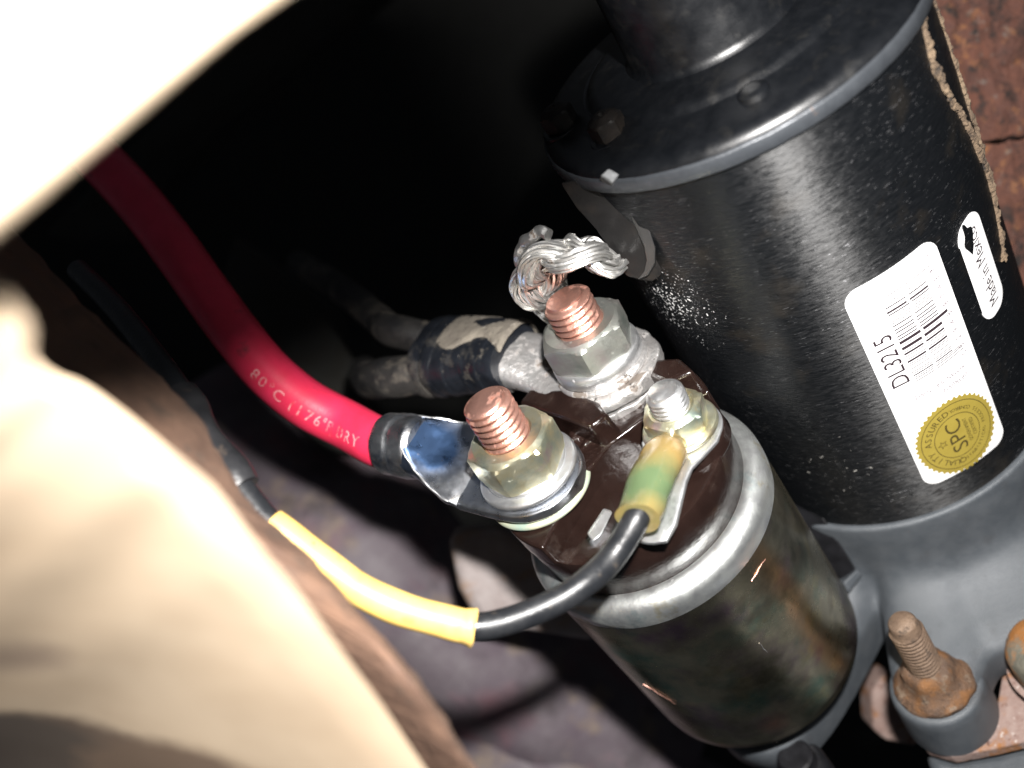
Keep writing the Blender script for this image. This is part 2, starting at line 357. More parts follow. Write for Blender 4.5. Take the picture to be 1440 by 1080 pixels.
for i in range(91):
    row = []; e = ev[i]; q = iv[i]
    ray = (e - CAMP).normalized(); inw = (q - e).normalized()      # the edge leans back under the web
    row.append(e + ray * 1.5 + inw * .9)
    row.append(e + ray * .5 + inw * .22)
    row.append(e + ray * .14 + inw * .03)
    for k in range(0, 24):
        t = k / 23
        p = e.lerp(q, .03 + .97 * t)
        b = .02 * noise.fractal(p * .4, .7, 2, 3)
        row.append(p - view * b * smooth(0, .15, t))
    row.append(q + view * 1.6)
    rows.append(row)
inv_cm = cm.matrix_world.inverted()
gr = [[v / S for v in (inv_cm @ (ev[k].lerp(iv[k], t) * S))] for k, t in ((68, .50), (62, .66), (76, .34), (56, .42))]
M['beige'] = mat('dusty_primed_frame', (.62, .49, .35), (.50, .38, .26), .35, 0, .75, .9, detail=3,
    spots=[(gr[3], .45, (.36, .27, .20)), (gr[0], 2.6, (.15, .105, .075)), (gr[1], 2.9, (.09, .068, .052)), (gr[2], 1.8, (.17, .115, .078))])  # darker brown towards the lower left
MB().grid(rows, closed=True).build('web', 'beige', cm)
fe = [(-60, 262, 17.5), (0, 312, 17.3), (60, 376, 17), (120, 440, 16.6), (200, 517, 16.1), (270, 590, 15.6), (330, 697, 15.1), (384, 748, 14.8), (430, 790, 14.5), (500, 868, 14.2), (548, 918, 14.0), (592, 972, 13.8), (628, 1030, 13.7), (662, 1085, 13.6), (740, 1200, 13.4)]
ev2 = spline([at(*p) for p in fe], 120)
rows = []
for i in range(121):
    e = ev2[i] + right * (.05 * noise.fractal(ev2[i] * 2.4, .8, 2, 4)); k = min(90, int(i * .75))
    q = ev[k] * .55 + ev2[i] * .45 + view * 2.2 - right * 1.6
    rows.append([e + view * .35, e, e.lerp(q, .12) - view * .04, e.lerp(q, .3) + view * (.04 * noise.fractal(e * 3, .8, 2, 3)), e.lerp(q, .65), q, q + view * .5])
MB().grid(rows, closed=True).build('flange', 'brown_flange', cm)

# ------------------------------------------------------------------ starter motor
SA = Vector((1, -.015, -.026)).normalized(); SZ = (Vector((0, 0, 1)) - SA * SA.z).normalized(); SY = SZ.cross(SA)
SF = Matrix((SA, SY, SZ)).transposed().to_4x4(); SF.translation = Vector((0, .676, 6.898))
R0 = 3.82
def sp(u, deg, r=R0):                              # point on the starter barrel
    t = math.radians(deg); return SF @ Vector((u, r * math.cos(t), r * math.sin(t)))
st = thing('starter_motor', 'black cylindrical starter motor carrying white barcode sticker', 'starter motor', mtx=SF)
MB().revolve([(-5.75, 3.4), (-5.75, R0), (-3, R0), (0, R0), (3, R0), (4.95, R0), (4.95, 3.2)], SF, 160).build('body_tube', 'starter_paint', st)
# end cap with rolled lip and bearing boss
prof = [(-5.52, 3.7), (-5.52, 3.90), (-5.56, 3.925), (-5.74, 3.925), (-5.84, 3.90), (-5.93, 3.84), (-5.99, 3.74), (-6.02, 3.60), (-6.06, 3.3), (-6.12, 2.95), (-6.15, 2.84), (-6.12, 2.80), (-6.14, 2.74), (-6.22, 2.70), (-6.27, 2.5), (-6.3, 2.0), (-6.36, 1.72)]
cap = MB().revolve(prof, SF, 160).build('end_cap', 'cap_paint', st, sharp=50)
MB().revolve([(-6.3, 1.86), (-6.38, 1.74), (-6.5, 1.70), (-7.4, 1.68), (-8.9, 1.66), (-9.05, 1.55), (-9.1, 1.3)], SF, 96).build('bearing_boss', 'cap_paint', st, sharp=50)
MB().revolve([(-5.50, 3.7), (-5.50, 3.93), (-5.53, 3.955), (-5.77, 3.955), (-5.80, 3.94), (-5.82, 3.90), (-5.80, 3.8)], SF, 160).jitter(.012, 6).build('cap_lip', 'lip', st, sharp=50)
fr = SF @ Matrix.Translation((-6.11, -2.52, -1.58))
MB().revolve([(.05, .30), (-.05, .28), (-.085, .22), (-.09, .12), (-.09, .03)], fr, 32).build('dimple', 'cap_paint', st)

def hexnut(fr, af, x0, x1, hole, seg=96, cham=.10, base_flange=None):
    """hexagon along -X of fr: x0 (seat) to x1 (top, more negative), chamfered top corners"""
    def hr(t):
        a = (t + math.pi / 6) % (math.pi / 3) - math.pi / 6
        return af / 2 / math.cos(a)
    mb = MB(); rows = []; rc = af / 2 / math.cos(math.pi / 6)
    n = 10
    prof = []
    for i in range(n + 1):
        f = i / n; x = x0 + (x1 - x0) * (1 - (1 - f) ** 2); d = abs(x1 - x)
        prof.append((x, rc - cham * 1.9 + d * 1.75))
    for x, lim in prof:
        bl = rc - .05 + abs(x - x0) * 1.6
        rows.append([fr @ Vector((x, min(hr(2 * math.pi * j / seg), lim, bl) * math.cos(2 * math.pi * j / seg), min(hr(2 * math.pi * j / seg), lim, bl) * math.sin(2 * math.pi * j / seg))) for j in range(seg)])
    h = hole or .02
    for x, r in ((x1, h + .06), (x1 + .06, h), (x1 + .2, h)):
        rows.append([fr @ Vector((x, r * math.cos(2 * math.pi * j / seg), r * math.sin(2 * math.pi * j / seg))) for j in range(seg)])
    mb.grid(rows); return mb

for k, (y, z) in enumerate(((1.75, -2.9), (.02, -2.96))):
    f = SF @ Matrix.Translation((-6.02, y, z)) @ Matrix.Rotation(.35 + k * .2, 4, 'X')
    b = hexnut(f, .62, 0, -.5, 0).build('through_bolt', 'bracket', st, sharp=22)
    MB().revolve([(.08, .46), (-.02, .46), (-.05, .43), (-.05, .2)], f, 40).build('washer', 'cap_paint', b)

# brush lead bracket standing off the barrel edge
pl = [(785, 256, 19.35), (820, 250, 19.05), (850, 249, 18.75), (866, 258, 18.7), (880, 284, 18.85), (895, 316, 19.05), (908, 346, 19.3), (912, 366, 19.5), (908, 382, 19.65), (896, 391, 19.75), (880, 389, 19.85), (866, 374, 19.85), (853, 348, 19.7), (836, 322, 19.55), (808, 292, 19.45)]
poly = [at(*p) for p in pl]
tv = (right * .30 + view * .10 - upv * .06)
MB().prism(poly, tv * 1.15).build('brush_bracket', 'bracket', st, .05, 3)
MB().prism([at(*p) for p in [(864, 257, 18.62), (879, 252, 18.6), (896, 284, 18.7), (911, 316, 18.85), (921, 348, 19.05), (921, 370, 19.3), (911, 387, 19.5), (896, 393, 19.62), (906, 381, 19.55), (909, 366, 19.4), (905, 346, 19.2), (892, 316, 18.98), (878, 284, 18.78)]], view * .22 + right * .05).build('bracket_edge', 'bracket_edge', st, .03, 2)
MB().prism([at(844, 247, 18.05), at(856, 236, 18.0), at(872, 245, 18.05), at(862, 259, 18.1)], view * .35).build('bracket_tab', 'tab_steel', st, .03)

# stickers ---------------------------------------------------------------
S0 = math.radians(1) * R0
def rrect(u0, u1, a0, a1, rad, n=8):
    s0, s1 = a0 * S0, a1 * S0; out = []
    for cu, cs, st_ in ((u1 - rad, s1 - rad, 0), (u0 + rad, s1 - rad, 90), (u0 + rad, s0 + rad, 180), (u1 - rad, s0 + rad, 270)):
        for i in range(n + 1):
            t = math.radians(st_ + 90 * i / n); out.append((cu + rad * math.cos(t), cs + rad * math.sin(t)))
    return out
def sticker(name, u0, u1, a0, a1, rad, parent, lift=.018):
    """curved sheet: columns in s, clipped by rounded corners"""
    s0, s1 = a0 * S0, a1 * S0; n = 40; mb = MB(); rows = []
    cols = [s0 + (s1 - s0) * (.5 - .5 * math.cos(math.pi * i / n)) for i in range(n + 1)]
    for s_ in cols:
        d = min(s_ - s0, s1 - s_); ins = rad - math.sqrt(max(0, rad * rad - (rad - d) ** 2)) if d < rad else 0
        r = R0 + lift
        ua, ub = u0 + ins, u1 - ins
        row = [sp(ua, s_ / S0, R0 - .01)] + [sp(ua + (ub - ua) * k / 10, s_ / S0, r) for k in range(11)] + [sp(ub, s_ / S0, R0 - .01)]
        rows.append(row)
    mb.grid(rows, closed=False); return mb.build(name, 'white_label', parent, sharp=60)
bc = sticker('barcode_sticker', -1.97, 3.86, 183.9, 214.2, .32, st)
LF = R0 + .026
def lay(mb, vs, fs, cu, cs, rd, up):               # 2D glyphs -> barrel; rd/up are (du, ds) unit vectors
    mb.add([sp(cu + x * rd[0] + y * up[0], (cs + x * rd[1] + y * up[1]) / S0, LF) for x, y in vs], fs)
def put(mb, txt, size, cu, cs, rd, up, squeeze=1.0, width=None, space=1.0):
    vs, fs = text_polys(txt, size, space)
    if width:
        w = max(v[0] for v in vs) - min(v[0] for v in vs); squeeze = width / w
    lay(mb, [(x * squeeze, y) for x, y in vs], fs, cu, cs, rd, up)
NEGU, POSS, POSU = (-1, 0), (0, 1), (1, 0)
mb = MB(); put(mb, 'DL3215', .52, .78, 206.0 * S0, NEGU, POSS, width=1.38); mb.build('part_number', 'ink', bc)
# barcode bars, two halves with a small gap as on the printed label
rb = random.Random(5); mb = MB(); u = .84
pat = [1, 1, 1]
def bar(mb, uc, w, a0, a1):
    n = 6; rows = [[sp(uc - w / 2, a0 + (a1 - a0) * i / n, LF), sp(uc + w / 2, a0 + (a1 - a0) * i / n, LF)] for i in range(n + 1)]
    mb.grid(rows, closed=False)
x = .84; first = True
while x > -1.5:
    w = rb.choice([.018, .018, .03, .03, .05, .075]); g = rb.choice([.028, .03, .045, .075])
    a0, a1 = (204.6, 190.8) if rb.random() < .82 else (204.6, 187.8)
    if x > .74 or x < -1.42: a1 = 187.2; w = .02
    mid = 197.6 + rb.uniform(-.4, .4)
    bar(mb, x - w / 2, w, a0, mid + .45); bar(mb, x - w / 2, w, mid - .45, a1)
    x -= w + g
mb.build('barcode', 'ink', bc)
mb = MB()
for i, ch in enumerate('052948874879'):
    put(mb, ch, .20, (1.00 if i == 0 else .78 - (i - 1) * .222 - (.06 if i > 5 else 0) - (.12 if i == 11 else 0)), 186.6 * S0, NEGU, POSS, squeeze=.9)
mb.build('barcode_digits', 'ink_soft', bc)
mb = MB()
put(mb, '083R0516', .17, 1.42, 189.0 * S0, POSS, POSU, width=.62)
put(mb, 'REMANUFACTURED', .17, 1.18, 189.0 * S0, POSS, POSU, width=1.22)
mb.build('printed_lines', 'ink_soft', bc)
# gold seal
uc, scn, ru, rs = 2.83, 199.0 * S0, 1.07, .93
def seal_pt(r, t, lf): return sp(uc + ru * r * math.cos(t), (scn + rs * r * math.sin(t)) / S0, lf)
mb = MB(); rows = []
N_ = 176
for f in (0.02, .2, .4, .6, .8, .93):
    rows.append([seal_pt(f, 2 * math.pi * j / N_, R0 + .022) for j in range(N_)])
rows.append([seal_pt(1.0 if (j // 2) % 2 else .955, 2 * math.pi * j / N_, R0 + .022) for j in range(N_)])
mb.grid(rows, cap0=True, cap1=False); mb.build('gold_seal', 'gold', bc)
mb = MB()
for r in (.86, .56):
    rows = [[seal_pt(r + d, 2 * math.pi * j / 96, LF) for j in range(96)] for d in (-.008, .008)]
    mb.grid(rows, cap0=False, cap1=False)
def arc(txt, size, r, centre, step, flip=False):
    n = len(txt)
    for i, ch in enumerate(txt):
        if ch == ' ': continue
        k = i - (n - 1) / 2
        # angle measured from "up" (+s), clockwise in reading direction (-u)
        a = centre + (k * step if not flip else -k * step)
        ux, us = -math.sin(a), math.cos(a)         # radial outward in (u, s)
        rd = (-us, ux) if not flip else (us, -ux); up = (ux, us) if not flip else (-ux, -us)
        vs, fs = text_polys(ch, size); w = (max(v[0] for v in vs) + min(v[0] for v in vs)) / 2
        rr = r if not flip else r + size * .7
        lay(mb, [(x - w, y) for x, y in vs], fs, uc + ru * rr * -math.sin(a) if False else uc + ru * rr * ux, scn + rs * rr * us, rd, up)
arc('QUALITY ASSURED', .21, .63, 0, .205)
arc('STATISTICAL PROCESS CONTROL', .115, .64, math.pi, .118, True)
put(mb, 'SPC', .50, uc + .46, scn - .14, NEGU, POSS, width=.90)
put(mb, 'GOVERNMENT', .12, uc + .36, scn - .28, NEGU, POSS, width=.70)
put(mb, 'CERTIFIED', .12, uc + .27, scn - .41, NEGU, POSS, width=.52)
for a_ in (math.radians(112), -math.radians(112)):
    put(mb, '*', .2, uc - .74 * math.sin(a_) + .04, scn + .64 * math.cos(a_) - .1, NEGU, POSS)
ring5 = [(math.sin(2 * math.pi * i / 10) * (.12 if i % 2 == 0 else .05), math.cos(2 * math.pi * i / 10) * (.12 if i % 2 == 0 else .05)) for i in range(10)]
inn = [(x * .7, y * .7) for x, y in ring5]
lay(mb, ring5 + inn, [(i, (i + 1) % 10, 10 + (i + 1) % 10, 10 + i) for i in range(10)], uc + .02, scn + .36, NEGU, POSS)
mb.build('seal_lettering', 'gold_ink', bc)
ms = sticker('origin_sticker', -1.55, .92, 163.4, 176.4, .36, st)
mb = MB(); put(mb, 'Made in Mexico', .46, .70, 167.4 * S0, NEGU, POSS, width=1.95); mb.build('lettering', 'ink', ms)
mb = MB(); blob = [(-1.18 + .34 * math.cos(t) * (1 + .25 * math.sin(3 * t)), 171.8 * S0 + .15 * math.sin(t) * (1 + .3 * math.cos(4 * t + 1))) for t in [2 * math.pi * i / 40 for i in range(40)]]
mb.add([sp(u_, s_ / S0, LF + .002) for u_, s_ in blob], [tuple(range(40))]); mb.build('torn_patch', 'starter_paint', ms)
# stamped mark near the lower end
mb = MB()
for (u0, u1, a0, a1) in ((3.74, 3.78, 219.5, 226.5), (3.93, 3.96, 219.2, 226.5), (3.74, 3.96, 219.0, 219.6), (3.74, 3.96, 226.2, 226.8)):
    mb.prism([sp(u0, a0, R0 - .01), sp(u1, a0, R0 - .01), sp(u1, a1, R0 - .01), sp(u0, a1, R0 - .01)], (sp(0, 223, 1) - sp(0, 223, 0)) * .035)
mb.build('stamped_mark', 'starter_paint', st, .01)
# tan sealant crust along the barrel near the block
cr = [(-5.7, 158.5), (-5.2, 160.5), (-4.6, 161.5), (-3.8, 158.5), (-3.2, 154.6), (-2.7, 152.0), (-2.1, 149.5), (-1.4, 147), (-.9, 148), (-.4, 151), (.1, 155), (.3, 158)]
pts = spline([sp(u_, a_, R0 + .0) for u_, a_ in cr], 400)
MB().tube(pts, lambda t: .075 + .05 * noise.noise(Vector((t * 17, 0, 0))), 14).jitter(.05, 3, 2).jitter(.05, 14, 5).build('sealant_bead', 'crust', st)
pts = spline([sp(u_, a_, R0 + .01) for u_, a_ in ((-5.5, 146), (-4.5, 143), (-3.5, 142.5), (-2.9, 143), (-2.0, 142), (-1.0, 141.5))], 120)
MB().tube(pts, lambda t: .045 + .03 * noise.noise(Vector((t * 14, 5, 0))), 12).jitter(.04, 3, 4).jitter(.035, 14, 6).build('sealant_bead', 'crust', st)

# cast drive housing: round neck flaring to a flange with a mounting ear
ear = math.atan2(-4.75, -4.05); sol = math.atan2(-6.9, -.6)
def r_out(t):
    best = 4.15
    for ang, rc, rad in ((ear, 6.2, 1.12), (sol + .16, 6.6, 1.6), (sol - .06, 7.2, 1.75), (math.radians(205), 4.6, 1.6)):
        d = (t - ang + math.pi) % (2 * math.pi) - math.pi
        if abs(d) < 1.2:
            q = rc * math.sin(d)
            if abs(q) < rad: best = max(best, rc * math.cos(d) + math.sqrt(rad * rad - q * q))
            e = abs(d) * rc
    return best
ts = [2 * math.pi * j / 360 for j in range(360)]
ro = [r_out(t) for t in ts]
for _ in range(14): ro = [.25 * ro[j - 1] + .5 * ro[j] + .25 * ro[(j + 1) % 360] for j in range(360)]
mb = MB(); rows = []
for x, f, rr in ((4.70, 0, 3.84), (4.70, 0, 3.88), (4.715, 0, 3.92), (4.75, 0, 3.95), (4.80, 0, 3.965), (5.4, 0, 3.965), (6.0, .02, 3.96), (6.35, .05, 3.96), (6.6, .14, 3.96), (6.85, .32, 3.98), (7.05, .6, 4.0), (7.2, .88, 4.0), (7.32, .98, 4.0), (7.45, 1, 4.0), (8.2, 1, 4.0), (8.3, .98, 4.0), (8.3, 0, 3)):
    rows.append([SF @ Vector((x, (rr + (ro[j] - rr) * f if ro[j] > rr else rr) * math.cos(t), (rr + (ro[j] - rr) * f if ro[j] > rr else rr) * math.sin(t))) for j, t in enumerate(ts)])
hs = mb.grid(rows).build('drive_housing', 'casting', st, sharp=45)
pe = onplane(1315, 962, 7.2); pe_ax = SA
FE = frame(pe, SA)
MB().revolve([(1.3, 1.06), (.25, 1.04), (.06, 1.02), (-.03, .98), (-.06, .9), (-.06, .3)], FE, 64).build('ear_boss', 'casting', st, sharp=60)
# rubber grommet wedged between the two barrels
MB().prism([at(1106, 700, 24.0), at(1150, 712, 23.5), at(1206, 802, 24.0), at(1188, 820, 24.1), at(1130, 770, 24.5)], view * 1.5).build('grommet', 'rubber', st, .08, 2)
MB().prism([at(1186, 820, 23.85), at(1206, 801, 23.9), at(1213, 807, 23.95), at(1193, 835, 23.9)], view * .8).build('locating_tab', 'casting', st, .03)

# ------------------------------------------------------------------ solenoid
I4 = Matrix.Identity(4)
so = thing('solenoid', 'shiny yellow zinc plated solenoid can with brown terminal cap', 'solenoid', (0, 0, 0))
MB().revolve([(.28, 2.705), (.5, 2.70), (3, 2.68), (5.8, 2.66), (6.1, 2.63), (6.2, 2.5), (6.25, 1.2)], I4, 160, lambda x, t, r: r * (1 + .0015 * math.sin(3 * t + x))).build('can', 'can', so, sharp=50)
rim = [(.75, 2.60), (.62, 2.712)] + [(.30 - .32 * math.sin(t), 2.40 + .32 * math.cos(t)) for t in [math.radians(a) for a in range(0, 105, 8)]] + [(.04, 2.31), (.10, 2.295), (.3, 2.29)]
MB().revolve(rim, I4, 160).build('rolled_rim', 'rim', so, sharp=60)
MB().revolve([(.5, 2.285), (.12, 2.285), (.06, 2.31), (-.06, 2.33), (-.10, 2.36), (-1.1, 2.40), (-1.18, 2.38), (-1.2, 2.32), (-1.2, 1.0)], I4, 128).build('terminal_cap', 'bakelite', so, sharp=50)
# raised terminal deck (disc cut by a chord) with barrier walls
deck = []
for i in range(0, 121):
    t = math.radians(-108 + 228 * i / 120)
    deck.append((2.42 * math.cos(t), 2.42 * math.sin(t)))
deck += [(-.75, 1.6), (-.35, .9), (-.15, .2), (-.2, -.6), (-.45, -1.5)]
MB().prism([Vector((-1.1, y, z)) for y, z in deck], Vector((-.62, 0, 0))).build('terminal_deck', 'bakelite', so, .16, 5)
w = MB().prism([Vector((-1.6, y, z)) for y, z in ((2.2, -.25), (2.25, .25), (1.2, .55), (.3, .62), (-.2, .5), (-.1, .1), (.8, -.05))], Vector((-.75, 0, 0)))
w.jitter(.06, 2); w.build('barrier_wall', 'bakelite', so, .1, 3)
w = MB().prism([Vector((-1.1, y, z)) for y, z in ((.2, 2.1), (-.3, 2.35), (-.9, 2.2), (-.55, 1.7), (.0, 1.7))], Vector((-1.0, 0, 0)))
w.build('barrier_wall', 'bakelite', so, .1, 3)
MB().revolve([(-1.1, .85), (-1.4, .82), (-1.46, .76), (-1.46, .2)], frame((0, -1.2, 1.18), (1, 0, 0)), 48).build('terminal_boss', 'bakelite', so, .03)
# irregular potting blobs between the studs
mb = MB(); rows = []
for i in range(61):
    row = []
    for j in range(61):
        y = -.18 + 1.5 * i / 60; z = -1.75 + 2.6 * j / 60
        h = .16 * max(0, noise.fractal(Vector((y * 2.0, z * 2.0, 4.2)), .9, 2.1, 4) + .12)
        d = min(i, 60 - i, j, 60 - j) / 10; h = (h + .03) * min(1, d) - .02
        row.append(Vector((-1.72 - h, y + .05 * noise.noise(Vector((z * 3, 1, 2))), z)))
    rows.append(row)
mb.grid(rows, closed=False); mb.build('potting_resin', 'resin', so, sharp=80)

def oncan(px, py, rr=2.70):
    d = (at(px, py, 1) - CAMP).normalized(); A_ = d.y * d.y + d.z * d.z; B_ = CAMP.y * d.y + CAMP.z * d.z; C_ = CAMP.y ** 2 + CAMP.z ** 2 - rr * rr
    return CAMP + d * ((-B_ - math.sqrt(max(0, B_ * B_ - A_ * C_))) / A_)
for a_, b_, w_ in (((1076, 786), (1056, 818), .020), ((905, 962), (950, 990), .012), ((1068, 905), (1079, 918), .008)):
    MB().tube([oncan(a_[0] + (b_[0] - a_[0]) * t / 12, a_[1] + (b_[1] - a_[1]) * t / 12, 2.695) for t in range(13)], lambda t: w_ * (.5 + .5 * math.sin(math.pi * t)), 6).jitter(.02, 9).build('scratch', 'copper' if w_ > .010 else 'steel_bright', so)

def stud(base, tip, r, pitch, m, nutm, seat, af, nut_h, x_of, washers, label, rot=0.0, hole=None):
    ax = (Vector(base) - Vector(tip)).normalized(); L = (Vector(base) - Vector(tip)).length
    fr = frame(base, ax) @ Matrix.Rotation(rot, 4, 'X')
    n = int(L / pitch * 8); prof = [(-L * i / n, r) for i in range(n + 1)]
    def rf(x, t, rr):
        ph = (-x / pitch + t / (2 * math.pi)) % 1.0
        h = abs(ph - .5) * 2
        taper = 1 - .24 * smooth(L - .11, L, -x)
        return (rr - pitch * .52 * (1 - h) ** 1.2) * taper
    s_ = MB().revolve(prof, fr, 40, rf).build('terminal_stud', m, so, sharp=75)
    if label: s_['label'] = label
    for (x, rad, th, wm, nm) in washers:
        f2 = fr @ Matrix.Translation((x, 0, 0)); b = min(.05, th * .35)
        MB().revolve([(0, rad * .5), (0, rad - b), (-b, rad), (-th + b, rad), (-th, rad - b), (-th, r + .04), (-th + .05, r)], f2, 72).build(nm, wm, s_, sharp=50)
    hexnut(fr, af, seat, seat - nut_h, hole or r - .03).build('hex_nut', nutm, s_, sharp=20)
    return fr

Ab, At = Vector((-1.65, .50, -1.36)), Vector((-4.22, .45, -1.10))
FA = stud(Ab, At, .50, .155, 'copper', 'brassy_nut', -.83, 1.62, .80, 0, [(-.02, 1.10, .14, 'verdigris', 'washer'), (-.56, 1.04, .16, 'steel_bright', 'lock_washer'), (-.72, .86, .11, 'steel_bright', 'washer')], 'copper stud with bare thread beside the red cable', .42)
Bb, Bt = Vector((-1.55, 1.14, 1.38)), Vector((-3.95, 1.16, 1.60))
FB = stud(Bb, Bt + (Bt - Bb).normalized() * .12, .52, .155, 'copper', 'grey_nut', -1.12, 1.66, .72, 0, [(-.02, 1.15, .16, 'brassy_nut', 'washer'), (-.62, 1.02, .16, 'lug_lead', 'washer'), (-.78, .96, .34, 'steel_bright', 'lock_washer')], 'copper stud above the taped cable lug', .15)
Sb, Sp = Vector((-1.30, -1.19, 1.17)), Vector((-2.66, -1.25, 1.31))
FS = stud(Sb, Sp, .385, .11, 'steel_bright', 'brassy_nut', -.44, 1.12, .48, 0, [(-.12, .70, .08, 'brassy_nut', 'washer'), (-.31, .76, .12, 'brassy_nut', 'washer')], 'small silvery stud holding the trigger wire', .3)

# ------------------------------------------------------------------ ring lugs: loft of superellipse sections
def lug(mb, c, e, nrm, secs, seg=36, cut=None):
    """c centre on the stud, e direction of the barrel, nrm up; secs: (l, half width, half thick, height, exponent)"""
    e = Vector(e).normalized(); nrm = (Vector(nrm) - e * Vector(nrm).dot(e)).normalized(); side = nrm.cross(e); rows = []
    for l, w_, t_, h, ex in secs:
        row = []
        for j in range(seg):
            a = 2 * math.pi * j / seg; ca, sa = math.cos(a), math.sin(a)
            hh = h + t_ * math.copysign(abs(sa) ** (2 / ex), sa)
            if cut: hh = min(hh, cut(l))
            row.append(c + e * l + side * (w_ * math.copysign(abs(ca) ** (2 / ex), ca)) + nrm * hh)
        rows.append(row)
    return mb.grid(rows)
def interp(tab, n):
    out = []; m = len(tab) - 1
    for i in range(n + 1):
        u = i / n * m; j = min(int(u), m - 1); f = u - j; out.append(tuple(a + (b - a) * f for a, b in zip(tab[j], tab[j + 1])))
    return out
def ring(R, to, step=.12):
    return [(-R * math.cos(math.pi * i / 16 * .5), max(.05, R * math.sin(math.pi * i / 16 * .5))) for i in range(17)]

# red battery cable
CA = FA @ Vector((-.36, 0, 0)); nA = -(FA.to_3x3() @ Vector((1, 0, 0)))
endA = onplane(560, 640, -2.6); eA = endA - CA; eA -= nA * (eA.dot(nA)) * .55; LA = eA.length; eA.normalize()
rc = thing('red_battery_cable', 'thick red battery cable with faded white print and tinned lug', 'cable', at(540, 620, 22))
secs = [(l, w_, .15, 0, 5) for l, w_ in ring(1.08, 0)] + [(.5, 1.06, .15, 0, 5), (1.0, 1.02, .15, .0, 5), (1.35, .98, .15, 0, 5)]
for i in range(31):
    l = 1.45 + (LA - 1.45) * i / 30; f = smooth(1.45, 2.7, l)
    secs.append((l, 1.02 - .36 * f, .34 + .30 * f, .20 + .38 * f, 2.6 - .6 * f))
secs += [(LA, .58, .57, .58, 2), (LA - .2, .56, .55, .58, 2)]
lg = lug(MB(), CA, eA, nA, secs, 56, cut=lambda l: .15 + (max(0, l - 1.3) * .50 + .42 * max(0, l - 1.75) ** 2.2) if l < LA - .5 else 9)
lg.jitter(.022, 3.0)
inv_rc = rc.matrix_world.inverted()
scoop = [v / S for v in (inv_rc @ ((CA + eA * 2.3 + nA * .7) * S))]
M['lug_blue'] = mat('tinned_copper_lug', (.74, .76, .80), (.60, .63, .68), 2.4, 1, .25, .36, bump=.002, bscale=5, keepmetal=True, spots=[(scoop, .70, (.13, .24, .48))], dirt=[((.16, .14, .12), 5, .64, .74, .5)])  # blue sky reflection on the scoop is painted into the colour
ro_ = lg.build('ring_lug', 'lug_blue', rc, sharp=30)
bar_ = [CA + eA * (LA - 1.02 + 1.06 * i / 24) + nA * .58 for i in range(25)]
MB().tube(bar_, lambda t: .60 + .085 * smooth(0, .12, t) - .03 * smooth(.45, .5, t) * (1 - smooth(.55, .6, t)) - .05 * smooth(.93, 1, t), 48).jitter(.03, 2.6).jitter(.012, 9).build('crimp_barrel', 'barrel', ro_)
tops = {0: [], 1: []}; n_ = nA; sd = n_.cross(eA)
for l, w_, t_, h, ex in secs[20:-2]:
    c_ = .15 + (max(0, l - 1.3) * .50 + .42 * max(0, l - 1.75) ** 2.2)
    q_ = (c_ - h) / t_
    if l < LA - .5 and -1 < q_ < 1:
        sa_ = math.copysign(abs(q_) ** (ex / 2), q_); ca_ = math.sqrt(max(0, 1 - sa_ * sa_)) ** (2 / ex)
        for k_, sg_ in ((0, 1), (1, -1)): tops[k_].append(CA + eA * l + sd * (sg_ * w_ * ca_) + n_ * c_)
lip_ = tops[0] + tops[1][::-1]
MB().tube(spline(lip_, 90), lambda t: .026 + .014 * noise.noise(Vector((t * 14, 0, 0))), 10).jitter(.025, 4).build('crimp_lip', 'steel_bright', ro_)
cB = CA + eA * (LA - .14) + nA * .58
path = [cB, CA + eA * (LA + .35) + nA * .60] + [at(*p) for p in ((486, 597, 22.6), (430, 567, 22.7), (378, 524, 22.8), (336, 474, 23.0), (296, 420, 23.2), (258, 366, 23.4), (218, 312, 23.7), (176, 262, 24.0), (120, 205, 24.5), (40, 130, 25.2))]
path = spline(path, 120)
ins = MB().tube(path, .555, 56).build('insulation', 'red', rc)
# print along the jacket
P, T, Nn, B = frames(path)
cum = [0]
for i in range(1, len(P)): cum.append(cum[-1] + (P[i] - P[i - 1]).length)
def oncable(d, ang, rr):
    i = 0
    while i < len(cum) - 2 and cum[i + 1] < d: i += 1
    f = (d - cum[i]) / (cum[i + 1] - cum[i]); p = P[i].lerp(P[i + 1], f); n = Nn[i].lerp(Nn[i + 1], f).normalized(); t = T[i].lerp(T[i + 1], f).normalized(); b = t.cross(n)
    return p + n * (rr * math.cos(ang)) + b * (rr * math.sin(ang))
# angle of the camera-facing side
i0 = 20; tocam = (CAMP - P[i0]).normalized(); a_cam = math.atan2(tocam.dot(B[i0]), tocam.dot(Nn[i0]))
dnv = -upv + right * -.3; a_dn = math.atan2(dnv.dot(B[i0]), dnv.dot(Nn[i0])); sg = 1 if ((a_dn - a_cam + math.pi) % (2 * math.pi) - math.pi) > 0 else -1
mb = MB(); vs, fs = text_polys('80°C (176°F) DRY', .36, 1.22); wmax = max(v[0] for v in vs)
mb.add([oncable(.50 + (wmax - x) * 1.0, a_cam + sg * (.62 - y / .555), .568) for x, y in vs], fs)
mb.build('lettering', 'red_print', ins)

